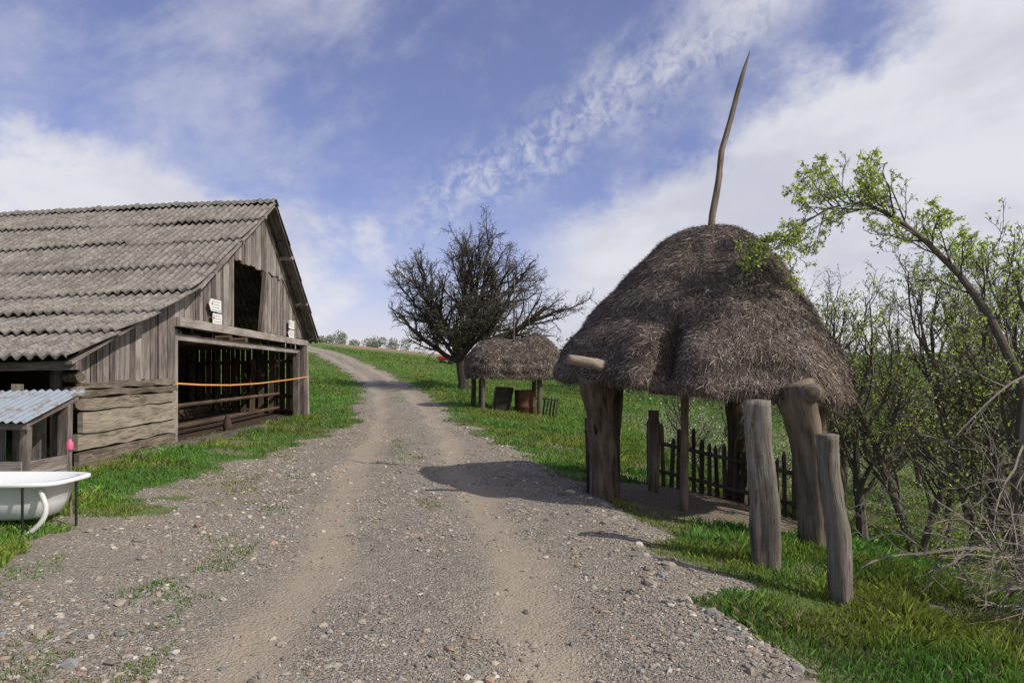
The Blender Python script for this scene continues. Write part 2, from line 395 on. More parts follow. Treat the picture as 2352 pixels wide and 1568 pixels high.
def grow(P,D,L,r,lv,pr,out,lf):
    n=pr['seg'][lv]; pts=[P.copy()]; rads=[r]; w=pr['wob'][lv]; up=pr['up'][lv]
    for i in range(n):
        D=(D+Vector((g_(0,w),g_(0,w),g_(0,w)+up))).normalized(); P=P+D*(L/n); pts.append(P.copy())
        rads.append(max(r*(1-.62*(i+1)/n),pr['rmin']*.7))
    out.append((pts,rads))
    if lv>=pr['lfl']: lf+=[tuple(q) for q in pts[1:]]
    spawn(pts,rads,L,lv,pr,out,lf)
def leafcols(n,base,var=.3): return np.clip(np.array(base)[None]*(1+var*R.normal(size=(n,1))),.01,1)
def tree_mesh(name,polys,lf,nl,lsz,lcol,spread=.06,bark=None,white=0):
    big=[p for p in polys if p[1][0]>.035]; sm=[p for p in polys if p[1][0]<=.035]
    Vs=[];Fs=[];mi=[];cs=[];o=0
    for g,nn in ((big,9),(sm,3)):
        if not g: continue
        V,F=tubes(g,nn); Vs.append(V);Fs.append(F+o);mi.append(np.zeros(len(F)));cs.append(np.full((len(V),3),.1));o+=len(V)
    if nl and lf:
        L=np.array(lf); k=R.integers(0,len(L),nl); c=L[k]+R.normal(0,spread,(nl,3))
        V,F=quads(c,R.uniform(.6,1.3,nl)*lsz); Vs.append(V);Fs.append(F+o);mi.append(np.ones(len(F)))
        cc=leafcols(nl,lcol)
        if white: cc=np.where((R.uniform(0,1,nl)<white)[:,None],np.array([[.62,.60,.55]]),cc)
        cs.append(np.repeat(cc,4,0))
    return mk(name,np.concatenate(Vs),[np.concatenate(Fs)],[bark or BARK,LEAF],col=np.concatenate(cs),mi=np.concatenate(mi),smooth=False)
def base_tree(h,r,nc,rmin,lean=(0,0),**k):
    pr=dict(nc=nc,t0=[.45,.2,.15,.1],ang=[(25,60),(25,60),(25,65),(25,70)],lr=[1.15,.62,.55,.5],rl=[9,.05,.02,.012],rmin=rmin,
            seg=[5,7,6,5,3],wob=[.08,.13,.16,.2,.25],up=[.05,.06,.05,.03,.03],lfl=3)
    pr.update(k); out=[];lf=[]
    grow(Vector((0,0,-.3)),Vector((lean[0],lean[1],1)).normalized(),h,r,0,pr,out,lf); return out,lf
# mid bare tree
random.seed(5)
out=[];lf=[]
tk=[Vector(p) for p in [(0,0,-.3),(.05,0,.5),(-.08,0,1.2),(-.15,0,2.0),(-.1,0,2.8),(.0,.1,3.6)]]
out.append((tk,[.42,.34,.30,.30,.26,.2]))
pr=dict(nc=[9,10,9,6],t0=[.3,.2,.12,.1],ang=[(20,50),(20,55),(20,60),(20,60)],lr=[1,.46,.52,.5],rl=[.2,.07,.03,.019],rmin=.013,seg=[5,8,6,5,3],wob=[.1,.10,.15,.2,.25],up=[.02,.02,.06,.05,.03],lfl=3)
nl_=18
for i in range(nl_):
    a=i*2.399+.3; til=math.radians([14,34,52,68][i%4]+random.uniform(-5,5)); z0=random.uniform(1.5,3.2)
    L=[5.7,5.7,5.3,4.6][i%4]*random.uniform(.92,1.05); dx=math.cos(a)*math.sin(til)
    if dx>0: L*=1.1
    grow(Vector((-.1,0,z0)),Vector((dx,math.sin(a)*math.sin(til),math.cos(til))),L,.13,1,pr,out,lf)
for ds,L in (((1,.1,.42),6.4),((.9,-.2,.75),6.8),((1,0,.95),6.2),((-1,0,.5),4.6)):
    grow(Vector((0,0,1.6)),Vector(ds).normalized(),L,.18,1,pr,out,lf)
t1=tree_mesh('bare_fruit_tree',out,lf,3500,.05,(.17,.2,.07),.12,bark=DARKBARK)
t1.location=(-2.95,41,Hf(-2.95,41)); 
# ---------------------------------------------------------------- right side trees
def place(src,x,y,rot,sc):
    o=bpy.data.objects.new(src.name.split('.')[0],src.data); C.objects.link(o)
    o.location=(x,y,Hf(x,y)-.05); o.rotation_euler=(0,0,rot); o.scale=(sc,sc,sc); return o
random.seed(21)
V=[]
for i in range(5):
    slim=i in (1,3)
    out,lf=base_tree([1.7,3.4,1.5,3.8,2.0][i],[.10,.065,.10,.06,.08][i],[[7,5,6,5],[12,5,4,4],[7,5,6,5],[13,5,4,3],[8,5,6,5]][i],.0038,lean=(random.uniform(-.2,.2),random.uniform(-.2,.2)),
                     lr=[.50 if slim else 1.4,.6,.5,.5],rl=[.028 if slim else .05,.02,.010,.006],up=[.05,.13 if slim else .11,.09,.06,.03],ang=[(15,50),(20,50),(25,60),(25,65)],t0=[.25 if slim else .45,.2,.15,.1])
    o=tree_mesh('fruit_tree',out,lf,[2600,2300,3000,1100,4200][i],.020,[(.36,.46,.085),(.40,.50,.10),(.31,.42,.08),(.34,.42,.11),(.42,.53,.10)][i],.03,white=[0,.12,0,.3,0][i])
    V.append(o)
pos=[(5.2,10,0,0,1.0),(5.55,9.2,1,1.0,1.0),(7.0,11,2,2,1.25),(8.5,12.2,3,1,1.25),(6.4,13.5,0,2.6,1.3),(9.2,14.5,1,3,1.4),(10.8,13,2,.6,1.4),
 (12,17,0,4,1.6),(8,17,3,5,1.4),(11,20.5,2,3.3,1.6),(14.5,20,1,.3,1.7),(5.4,17,3,2.2,.9),(6.5,22,1,4.4,1.0),(15,25,3,1.2,1.6),(9,25,0,2.8,1.3),(7.0,9.3,1,2.5,1.25),(12.5,15.5,0,1.7,1.5),(16,19,2,5.5,1.7),(18,25,0,.2,1.8),(7.9,10.6,4,5.1,1.3),(4.2,15,3,.9,.6),(8.9,11.6,1,1.1,1.5),(6.3,10.6,3,3.9,1.05)]
used=set()
for x,y,k,rot,sc in pos:
    if k not in used:
        used.add(k); o=V[k]; o.location=(x,y,Hf(x,y)-.05); o.rotation_euler=(0,0,rot); o.scale=(sc,)*3
    else: place(V[k],x,y,rot,sc)
# arching tree
random.seed(8)
tp=[Vector(p) for p in [(6.6,8.2,-1.5),(6.35,8.1,-.3),(6.15,8,.8),(5.95,8,1.5),(5.58,8,2.26),(5.22,7.95,2.70),(4.8,7.9,3.08),(4.4,7.85,3.36),(4.0,7.8,3.52),(3.6,7.75,3.44),(3.28,7.7,3.25),(3.08,7.68,3.05)]]
tr=[.09,.08,.065,.055,.046,.038,.031,.025,.018,.013,.009,.006]
out=[(tp,tr)];lf=[]
pr=dict(nc=[34,6,5,4],t0=[.3,.15,.1,.1],ang=[(25,65),(25,55),(25,60),(30,60)],lr=[.135,.55,.5,.5],rl=[.014,.008,.005,.0035],rmin=.0035,seg=[8,6,5,4,3],wob=[.1,.12,.16,.2,.2],up=[0,.05,.03,.03,.02],lfl=2)
spawn(tp,tr,6.2,0,pr,out,lf)
tree_mesh('arching_fruit_tree',out,lf,6800,.020,(.46,.58,.11),.018)
# undergrowth
def leafmass(name,cl,n,sz,colr,white=0,r=.6,flat=.7):
    cl=np.array(cl); k=R.integers(0,len(cl),n); d=R.normal(size=(n,3)); d/=np.linalg.norm(d,axis=1)[:,None]
    rad=r*R.uniform(.3,1,(n,1))**.6*(.7+.6*R.random((len(cl),1)))[k]
    p=cl[k]+d*rad*np.array([[1,1,flat]])
    p=p[fbm(p[:,0]*3,p[:,1]*3+p[:,2]*2.3,3)>.42]; n=len(p)
    V,F=quads(p,R.uniform(.6,1.4,n)*sz); c=leafcols(n,colr,.35)
    if white: c=np.where((R.uniform(0,1,n)<white)[:,None],np.array([[.6,.58,.54]]),c)
    return mk(name,V,F,LEAF,col=np.repeat(c,4,0))
cl=[]
while len(cl)<120:
    y=random.uniform(8.5,24); x=random.uniform(.52,.85)*y+random.uniform(0,3)
    cl.append((x,y,Hf(x,y)+random.uniform(.0,.8)))
leafmass('undergrowth',cl,26000,.024,(.27,.37,.075),.06,.85,.7)
cl=[]
for i in range(40):
    y=random.uniform(17,27); x=random.uniform(.2,.55)*y; cl.append((x,y,Hf(x,y)+random.uniform(.1,1.2)))
leafmass('blossoming_hedge',cl,20000,.03,(.20,.28,.08),.3,.8,.8)
cl=[]
for i in range(17):
    y=112+random.uniform(-4,4); x=-31+i*.8+random.uniform(-.7,.7); t=random.uniform(.1,.8)
    cl+=[(x,y,Hf(x,y)+t),(x+.3,y,Hf(x,y)+t*1.8)]
leafmass('blossoming_shrubs',cl,10000,.11,(.17,.21,.10),.5,.95,.9)
cl=[]
for i in range(80):
    y=random.uniform(48,75); x=random.uniform(.07,.75)*y; cl.append((x,y,Hf(x,y)+random.uniform(.5,4.0)))
leafmass('distant_trees',cl,52000,.12,(.17,.23,.07),.1,2.0,.8)
# dead branches
random.seed(31); out=[];lf=[]
pr=dict(nc=[6,4],t0=[.15,.2],ang=[(25,60),(25,60)],lr=[.6,.5],rl=[.008,.005],rmin=.0028,seg=[8,6,4],wob=[.10,.13,.16],up=[-.08,-.08,-.05],lfl=9)
for i in range(46):
    x=random.uniform(3.8,5.3); y=random.uniform(4.4,6.6)
    grow(Vector((x,y,Hf(x,y)+random.uniform(0,.8))),Vector((random.uniform(-1,.6),random.uniform(-.7,.5),random.uniform(.1,1.2))).normalized(),random.uniform(.5,1.2),random.uniform(.007,.018),0,pr,out,lf)
bp=[Vector(p) for p in [(4.35,5.6,1.75),(4.15,5.5,1.35),(4.02,5.35,1.05),(4.05,5.3,.75),(4.2,5.3,.45),(4.5,5.4,-.5)]]
out.append((bp,[.02,.03,.04,.044,.05,.055]))
spawn(bp,[.02,.035,.045,.05,.055,.06],1.5,0,dict(pr,nc=[7,5,4],t0=[0,.2,.2],lr=[.6,.5,.5],ang=[(30,70)]*3,rl=[.012,.007,.004],seg=[8,6,4,3],wob=[.13]*4,up=[-.05]*4),out,lf)
tree_mesh('fallen_dead_branches',out,[],0,0,(0,0,0),bark=DEAD)
# ---------------------------------------------------------------- haystacks
SOIL=plain('hay_core',(.065,.048,.037),.95,0,.5,25,1)
def haystack(name,parts,nstraw,prof,parent=None,seg=160,ws=1.0):
    Vs=[];Fs=[];o=0;SV=[];SF=[];so=0;SC=[]
    tt=np.array([p[0] for p in prof]); rr=np.array([p[1] for p in prof])
    for (cx,cy,ax,ay,a,b,al,pw,z0,zs,top,lob) in parts:
        def S(th,t):
            c=np.cos(th-al)/a; s=np.sin(th-al)/b
            Rd=1/(np.abs(c)**pw+np.abs(s)**pw)**(1/pw)
            pwt=np.interp(t,tt,rr); f=Rd*pwt
            cx2=np.cos(th)*2.1;sx2=np.sin(th)*2.1
            f=f+.15*(fbm(cx2+7+t*2,sx2+t*3.5,2,5)-.5)*np.clip((1-t)*4,0,1)+.03*np.sin(t*26+5*vnoise(cx2*1.3,sx2*1.3))*np.clip((1-t)*3,0,1)*.8
            for th0,wd,am,ta,tb in lob:
                dth=(th-th0+np.pi)%(2*np.pi)-np.pi
                f=f+am*np.exp(-(dth/wd)**2)*np.clip((t-ta)*6+1,0,1)*np.clip((tb-t)*6,0,1)
            k=np.clip(t,0,1)
            x=cx+ax*k+f*np.cos(th); y=cy+ay*k+f*np.sin(th)
            zb=z0+zs*(x-cx)+.12*(fbm(cx2*1.5+cx,sx2*1.5,6)-.5)
            z=zb+(top-zb)*t
            return np.stack([x,y,z],-1)
        T=np.concatenate([[-.05],np.linspace(0,1,46)]); th=np.linspace(0,2*np.pi,seg,endpoint=False)
        TH,TT=np.meshgrid(th,T); P=S(TH,TT)
        under=P[0].copy(); cen=under.mean(0); inner=cen+(under-cen)*.8; inner[:,2]+=.12
        cc=np.repeat(cen[None],seg,0); cc[:,2]+=.15
        P=np.concatenate([cc[None],inner[None],P]); m=len(P)
        idx=np.arange(m*seg).reshape(m,seg); nx_=np.roll(idx,-1,1)
        Fs.append(np.stack([idx[:-1],nx_[:-1],nx_[1:],idx[1:]],-1).reshape(-1,4)+o); Vs.append(P.reshape(-1,3)); o+=m*seg
        n=nstraw; th=R.uniform(0,2*np.pi,n); t=R.uniform(0,1,n)**1.25*1.02-.03; t=np.clip(t,-.04,.985)
        p=S(th,t); e=.01; du=(S(th+e,t)-p); dv=(S(th,t-e)-p)
        du/=np.linalg.norm(du,axis=1)[:,None]+1e-9; dv/=np.linalg.norm(dv,axis=1)[:,None]+1e-9
        nn=np.cross(dv,du); cen2=np.array([cx+ax*.5,cy+ay*.5,z0]); sg=np.sign(((p-cen2)*nn).sum(1))[:,None]; nn*=sg
        swirl=2.2*(fbm(np.cos(th)*4+t*5,np.sin(th)*4+t*4,33)-.5)
        an=(R.normal(0,.95,n)+swirl)[:,None]; d=dv*np.cos(an)+du*np.sin(an)+nn*R.uniform(-.05,.55,n)[:,None]
        d/=np.linalg.norm(d,axis=1)[:,None]; L=(R.uniform(.04,.18,n)*ws**.3)[:,None]
        sd=np.cross(d,nn); sd/=np.linalg.norm(sd,axis=1)[:,None]+1e-9; W=(R.uniform(.0025,.006,n)*ws)[:,None]
        p=p+nn*.006-d*L*.35
        q=np.stack([p-sd*W,p+sd*W,p+d*L+sd*W*.4+np.array([[0,0,-.02]]),p+d*L-sd*W*.4+np.array([[0,0,-.02]])],1)
        SV.append(q.reshape(-1,3)); SF.append(4*np.arange(n)[:,None]+np.arange(4)+so); so+=4*n
        pal=np.array([(.08,.058,.045),(.13,.098,.078),(.19,.15,.122),(.28,.232,.195),(.45,.40,.35),(.10,.072,.06)])
        c=pal[R.choice(6,n,p=[.27,.25,.18,.11,.07,.12])]*R.uniform(.7,1.2,(n,1))
        pt=fbm(np.cos(th)*3+t*2,np.sin(th)*3+t*7,19,5)[:,None]; c=c*(.3+1.35*pt)
        SC.append(np.repeat(c,4,0))
    mk(name+'_body',np.concatenate(Vs),np.concatenate(Fs),SOIL,smooth=True,parent=parent)
    mk(name+'_straw',np.concatenate(SV),np.concatenate(SF),STRAW,col=np.concatenate(SC),parent=parent)
prof=[(-.06,.96),(0,1.0),(.15,.97),(.33,.84),(.5,.70),(.65,.57),(.82,.41),(.9,.33),(.96,.22),(.99,.1),(1,0)]
st=empty('thatched_hay_shelter')
rad=math.radians
haystack('thatch',[(2.5,9.2,.17,0,1.86,1.62,rad(-39.7),2.5,1.40,-.09,3.54,[(rad(-131),.13,.17,0,.34),(rad(-118),.075,-.30,.08,.42),(rad(-104),.14,.12,0,.3),(rad(-60),.2,.05,0,.3)])],125000,prof,st)
mb=MB()
def G(x,y,dz=-.15): return (x,y,Hf(x,y)+dz)
mb.log([G(1.22,8.9),(1.20,8.85,.5),(1.14,8.7,1.1),(1.06,8.5,1.56)],[.16,.14,.15,.19],18,.45)
mb.log([G(1.36,9.1),(1.36,9.08,.6),(1.38,9.0,1.45)],[.08,.07,.09],12,.3)
mb.log([G(3.3,7.45),(3.25,7.42,.2),(3.17,7.38,.9),(3.02,7.35,1.45)],[.15,.135,.15,.21],18,.35)
mb.log([G(3.5,10.6),(3.5,10.6,.6),(3.42,10.6,1.6)],[.15,.13,.17],12,.25)
mb.log([G(2.12,10.2),(2.12,10.2,1.0)],[.085,.08],10,.2)
mb.log([G(2.2,8.75),(2.22,8.75,1.5)],[.055,.05],10,.2)
mb.log([G(4.1,9.2),(4.1,9.2,1.4)],[.13,.14],12,.25)
mb.obj('posts',W_bark,st,True)
mb=MB()
mb.log([(.67,8.15,1.73),(1.0,8.25,1.67),(1.28,8.4,1.60),(1.6,8.9,1.5)],[.05,.07,.075,.06],14,.25,rnd=.8)
mb.log([(3.10,7.05,1.36),(3.6,8.2,1.36)],[.105,.1],16,.2,rnd=.3)
mb.obj('beam_ends',W_log,st,True)
mb=MB()
mb.log([(.75,9.35,1.56),(2.0,8.25,1.44),(3.3,7.25,1.32)],[.08,.085,.08],12,.2)
mb.log([(1.75,8.6,1.36),(3.2,7.6,1.26)],[.05,.05],10,.2)
mb.log([(3.6,8.2,1.36),(3.85,8.9,1.34)],[.1,.09],12,.25)
mb.log([(1.6,10.8,1.55),(4.1,9.2,1.35)],[.08,.07],12,.2)
for i in range(9):
    f=i/8; a=Vector((1.0,9.35,1.60)).lerp(Vector((3.3,7.45,1.38)),f); b=a+Vector((1.1,1.4,-.03)); mb.log([a,b],[.035,.04],8,.2)
for i in range(5):
    f=i/4; a=Vector((1.05,9.6,1.52)).lerp(Vector((2.1,10.9,1.48)),f); b=a+Vector((1.7,-1.5,-.12)); mb.log([a,b],[.04,.035],8,.2)
for i in range(4):
    a=G(1.04+i*.045,9.2+i*.12,0); mb.beam((a[0],a[1],-.05),(a[0]-.03,a[1],1.0+random.uniform(-.08,.08)),.10,.025,(1,.3,0))
mb.beam((1.0,9.15,.78),(1.3,9.75,.7),.07,.04)
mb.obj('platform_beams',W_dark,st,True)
mb=MB()
pp=[(2.66,9.2,3.3),(2.70,9.2,3.7),(2.78,9.2,4.15),(2.82,9.2,4.55),(2.95,9.2,5.0),(3.04,9.2,5.35),(3.11,9.2,5.6),(3.21,9.2,5.9)]
mb.log(pp,[.045,.045,.042,.038,.037,.032,.027,.006],9,.4,rnd=.35)
mb.obj('centre_pole',W_log,st,True)
# picket fence
fe=MB(); a=Vector((2.25,11.2,0)); b=Vector((4.35,9.9,0))
for i in range(21):
    f=i/20; p=a.lerp(b,f); z=Hf(p.x,p.y); hh=random.uniform(.72,1.0); wd_=random.uniform(.075,.1)
    ex=p.x+random.uniform(-.04,.04)
    fe.beam((p.x,p.y,z-.05),(ex,p.y,z+hh),wd_,.02,(.5,-.8,0),tw=.93)
    fe.beam((ex,p.y,z+hh+.001),(ex,p.y,z+hh+.06),wd_*.9,.018,(.5,-.8,0),tw=.3)
for zz in (.25,.7):
    fe.beam((a.x,a.y-.05,Hf(a.x,a.y)+zz),(b.x,b.y-.05,Hf(b.x,b.y)+zz),.07,.05)
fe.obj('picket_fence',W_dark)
for nm,p0,p1,r0,r1 in (('wooden_post',(2.22,6.0),(2.13,5.95,1.34),.118,.105),('wooden_post',(2.52,5.2),(2.40,5.2,1.11),.10,.092)):
    mb=MB(); g=G(*p0,-.25); md=Vector(g).lerp(Vector(p1),.5)+Vector((.025,0,0)); md2=Vector(g).lerp(Vector(p1),.8)+Vector((-.012,0,0))
    mb.log([g,md,md2,p1],[r0,r0*1.0,r1*.97,r1],24,.34,rnd=.5,sub=7); mb.obj(nm,W_post,None,True)
# distant stack
s2=empty('small_thatched_hay_shelter'); z2=Hf(0,27)
prof2=[(-.09,.86),(-.02,.97),(.12,1.02),(.35,.98),(.55,.86),(.75,.65),(.9,.40),(1,0)]
haystack('thatch',[(-.52,27,-.05,0,1.32,1.25,0,2.6,1.40,0,2.92,[]),(.92,27.0,.0,0,1.02,1.15,0,2.6,1.36,-.02,3.08,[]),(.28,26.95,.0,0,1.15,1.2,0,2.8,1.38,-.02,2.84,[])],15000,prof2,s2,90,2.4)
mb=MB()
for x,y in ((-1.5,26.6),(-1.12,26.0),(1.05,26.2),(.9,28),(-1.3,28)):
    mb.log([G(x,y),(x+.02,y,1.55)],[.09,.09],8,.25)
mb.log([(-1.7,26.3,1.45),(1.6,26.3,1.4)],[.08,.08],8); mb.log([(-1.7,27.7,1.45),(1.6,27.7,1.4)],[.08,.08],8)
mb.log([(.05,27,1.5),(.08,27,3.4),(.1,27,5.2)],[.05,.04,.02],7); mb.log([(.68,27,2.8),(.66,27,4.4)],[.03,.012],7)
mb.obj('posts_and_poles',W_dark,s2,True)
RUST=plain('rusty_metal',(.11,.055,.035),.8,.2,.5,6,.3); BLK=plain('black_plastic',(.02,.02,.022),.5)
def barrel(name,x,y,mat,r=.42,h=.95,lean=0):
    o=lathe(name,[(0,0),(r*.95,0),(r,.03),(r*.98,h*.3),(r*1.04,h*.33),(r*.98,h*.36),(r*.98,h*.64),(r*1.04,h*.67),(r*.98,h*.7),(r,h-.03),(r*1.03,h),(r*.95,h),(r*.93,h-.04),(0,h-.04)],mat,(x,y,Hf(x,y)-.03)); o.rotation_euler=(0,rad(lean),0); return o
barrel('rusty_barrel',.52,26.7,RUST)
mb=MB(); zc=Hf(-.35,26.6)
q=[(-.78,26.3,zc-.02),(-.1,26.3,zc-.02),(-.1,26.95,zc-.02),(-.78,26.95,zc-.02),(-.62,26.3,zc+.95),(.05,26.3,zc+.92),(.05,26.95,zc+.92),(-.62,26.95,zc+.95)]
mb.hexa(q,.0)
for f0,f1 in ((0,1),(0,4),(1,5),(4,5)): mb.beam(Vector(q[f0])+Vector((0,-.03,0)),Vector(q[f1])+Vector((0,-.03,0)),.06,.05)
mb.obj('wooden_crate',W_dark)
mb=MB()
for i in range(5):
    x=1.2+i*.12; z=Hf(x,26.9); mb.beam((x,26.9-i*.1,z-.05),(x+.12,26.9-i*.1,z+.75+.1*random.random()),.07,.03,(0,1,0))
mb.beam((1.15,26.8,z2+.55),(1.8,26.4,z2+.45),.07,.03); mb.obj('leaning_boards',W_dark)
# red cart
RED=plain('red_paint',(.36,.03,.03),.5); cart=empty('red_farm_cart'); cx_,cy_=-7.0,73; cz=Hf(cx_,cy_)-.15
mb=MB(); mb.beam((cx_-.8,cy_,cz+.6),(cx_+.8,cy_,cz+.6),1.0,.1); mb.beam((cx_-.8,cy_-.52,cz+.8),(cx_+.8,cy_-.52,cz+.8),.06,.3); mb.beam((cx_-.8,cy_+.52,cz+.8),(cx_+.8,cy_+.52,cz+.8),.06,.3)
mb.beam((cx_-.85,cy_-.5,cz+.8),(cx_-.85,cy_+.5,cz+.8),.06,.3); mb.beam((cx_+.8,cy_,cz+.55),(cx_+1.8,cy_,cz+.35),.08,.08); mb.obj('bed',RED,cart)
for k in (-.45,.45):
    for dy in (-.6,.6):
        o=lathe('wheel',[(0,-.05),(.1,-.07),(.14,-.05),(.25,-.05),(.28,0),(.25,.05),(.14,.05),(.1,.07),(0,.05)],BLK,(cx_+k,cy_+dy,cz+.28),parent=cart); o.rotation_euler=(rad(90),0,0)
# ---------------------------------------------------------------- barn
barn=empty('wooden_barn')
def B(w,k,z): return (-6.3-.042*(w-10)-k, w+.06*k, z-.035*k*min(max(z,0)/3,1))
def rz(w): return float(np.interp(w,[9.1,11,12.5,13.3,14.5,18.05,22.75],[1.76,2.38,2.93,3.29,3.98,6.05,2.6]))
def wt(w): return rz(w)-.13
def planks(mb,w0,w1,zb,ztf,k=0.,t=.03,wd=(.15,.26),jit=.03,gap=.018):
    w=w0
    while w<w1-.03:
        ww=min(random.uniform(*wd),w1-w); a=w+gap*random.random()+.003; b=w+ww-gap*random.random()
        j=random.uniform(-jit,jit); kk=k+random.uniform(0,.016); lo=zb+j
        ta,tb=ztf(a),ztf(b)
        if min(ta,tb)>lo+.05:
            mb.hexa([B(a,kk,lo),B(b,kk,lo+random.uniform(-.01,.01)),B(b,kk+t,lo),B(a,kk+t,lo),B(a,kk,ta),B(b,kk,tb),B(b,kk+t,tb),B(a,kk+t,ta)])
        w+=ww
mb=MB()
planks(mb,13.0,15.95,2.62,lambda w:min(wt(w),4.34)); planks(mb,18.15,22.35,2.60,lambda w:min(wt(w),4.34))
planks(mb,13.6,22.2,4.22,wt,k=-.045,wd=(.12,.24),jit=.05); 
planks(mb,9.95,12.35,1.42,wt,k=0,wd=(.13,.22)); planks(mb,12.35,13.0,1.40,wt,k=-.02,wd=(.3,.34))
mb.obj('gable_planks',W_barn,barn)
mb=MB()
zz=.14
for hgt in (.28,.25,.33,.2,.12,.12):
    r_=random.uniform
    a,b=9.9+r_(-.06,.05),12.98+r_(-.03,.03); z0_,z1_=zz+.01,zz+hgt-.012
    nsg=9; wb=[r_(-.018,.018) for _ in range(nsg+1)]; wtp=[r_(-.018,.018) for _ in range(nsg+1)]; rn=random.random(); kb=r_(-.05,-.01)
    for i in range(nsg):
        wa=a+(b-a)*i/nsg; wc=a+(b-a)*(i+1)/nsg; st0=random.getstate(); random.seed(int(zz*100))
        mb.hexa([B(wa,kb,z0_+wb[i]),B(wa,kb,z1_+wtp[i]),B(wa,kb+.08,z1_+wtp[i]),B(wa,kb+.08,z0_+wb[i]),
                 B(wc,kb,z0_+wb[i+1]),B(wc,kb,z1_+wtp[i+1]),B(wc,kb+.08,z1_+wtp[i+1]),B(wc,kb+.08,z0_+wb[i+1])],rn)
        random.setstate(st0)
        for q_ in range(24): 
            u,v=mb.U[-24+q_]; mb.U[-24+q_]=(u,v+(wa-a))
    zz+=hgt
for z,a,b,r in ((.13,9.7,12.9,.09),(.05,10.2,13.3,.07)):
    mb.log([B(a,-.14,z-.03),B((a+b)/2,-.18,z),B(b,-.12,z+.02)],r,12,.3)
for z in (1.5,1.3,1.1): mb.log([B(9.95,.2,z),B(9.8,-.1,z)],.07,8)
mb.obj('log_wall',W_log,barn)
mb=MB()
mb.beam(B(12.95,-.05,2.52),B(22.4,-.05,2.48),.16,.17); mb.beam(B(13.0,.12,2.25),B(22.4,.12,2.2),.14,.12)
mb.log([B(13.1,.5,2.42),B(18,.8,2.3),B(20.5,1.2,2.3)],[.09,.08,.07],10)
mb.beam(B(22.2,-.02,-.1),B(22.2,-.02,2.42),.34,.16,(1,0,0)); mb.beam(B(21.9,.12,-.1),B(21.9,.12,2.2),.2,.16,(1,0,0)); mb.beam(B(22.45,-.1,-.1),B(22.4,-.06,2.45),.13,.1,(1,0,0))
mb.beam(B(13.1,.15,0),B(13.1,.15,2.4),.22,.22,(1,0,0))
mb.beam(B(17.95,-.02,2.62),B(18.22,-.06,4.2),.12,.1,(1,0,0)); mb.beam(B(15.95,-.01,2.6),B(15.95,-.01,4.25),.06,.06,(1,0,0))
mb.beam(B(12.9,-.1,.15),B(18,-.12,.1),.22,.16)
for wv in (14.0,15.6,17.2,19.6,21.2,22.6):
    z=rz(wv)-.12; mb.log([B(wv,-.42,z),B(wv,1.5,z)],.055,8)
for a,b in ((13.3,18.0),(18.1,22.7)):
    mb.beam(B(a,-.33,rz(a)-.12),B(b,-.33,rz(b)-.12),.03,.13,(1,0,0))
mb.beam(B(9.2,-.3,rz(9.2)-.1),B(13.3,-.3,rz(13.3)-.1),.04,.1,(1,0,0))
mb.beam(B(9.35,-.35,1.66),B(9.35,17,1.66),.1,.12)
mb.obj('timber_frame',W_barn,barn)
mb=MB()
x=0.15
while x<16.5:
    w=random.uniform(.11,.2); b=random.uniform(.01,.04)
    mb.hexa([B(22.35,x,-.1),B(22.35,x+w,-.1),B(22.38,x+w,-.1),B(22.38,x,-.1),B(22.35,x,2.6),B(22.35,x+w,2.6),B(22.38,x+w,2.6),B(22.38,x,2.6)]); x+=w+b
for z in (.3,.78,1.9): mb.log([B(22.2,.2,z),B(22.2,16,z)],.06,8,sub=3)
for k in (1.0,4,8,12,16): mb.beam(B(22.15,k,-.1),B(22.15,k,2.5),.16,.16); mb.beam(B(13.1,k,-.1),B(13.1,k,3.0),.16,.16)
mb.log([B(14.2,.9,-.1),B(14.2,.9,2.3)],.09,8)
for z in (.4,.85): mb.log([B(14.0,.6,z),B(22.1,.75,z)],.05,8)
for i in range(14):
    zz=.1+.11*(i%4); kk=2.2+.17*i*.5
    mb.log([B(14.5+random.random(),kk,zz),B(20+random.random()*1.5,kk+.2,zz+.04)],.06,8,.2)
for i in range(9):
    mb.beam(B(21.6,1.2+i*.28,-.1),B(22.1,1.3+i*.3,2.1+random.uniform(-.3,.2)),.16,.03,(0,1,0))
x=.2  # inner partition, added to keep the barn interior dark
while x<16.8:
    w=random.uniform(.16,.22)
    mb.hexa([B(13.05,x,-.1),B(13.05,x+w,-.1),B(13.09,x+w,-.1),B(13.09,x,-.1),B(13.05,x,3.1),B(13.05,x+w,3.1),B(13.09,x+w,3.1),B(13.09,x,3.1)]); x+=w+.004
def wall_end(k):
    w=9.4
    while w<22.3:
        mb.hexa([B(w,k,-.1),B(w+.2,k,-.1),B(w+.2,k+.04,-.1),B(w,k+.04,-.1),B(w,k,wt(w)),B(w+.2,k,wt(w+.2)),B(w+.2,k+.04,wt(w+.2)),B(w,k+.04,wt(w))]); w+=.206
wall_end(16.9)
for wv in np.arange(13.4,22.2,1.1): mb.log([B(wv,.3,2.38),B(wv,16.6,2.38)],.085,8,sub=3)
w=13.3
while w<22.2:
    mb.hexa([B(w,1.8,2.5),B(w+.24,1.8,2.5),B(w+.24,1.8,2.53),B(w,1.8,2.53),B(w,16.8,2.5),B(w+.24,16.8,2.5),B(w+.24,16.8,2.53),B(w,16.8,2.53)]); w+=.247
for k in np.arange(.6,16,1.6):
    mb.beam(B(13.3,k,rz(13.3)-.14),B(18,k,rz(18)-.14),.1,.1); mb.beam(B(18.1,k,rz(18.1)-.14),B(22.5,k,rz(22.5)-.14),.1,.1)
mb.beam(B(16.3,1.2,2.5),B(18.6,1.0,4.8),.09,.09); mb.beam(B(17.6,2.2,2.5),B(17.6,2.0,5.4),.12,.12)
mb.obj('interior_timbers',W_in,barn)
mb=MB()
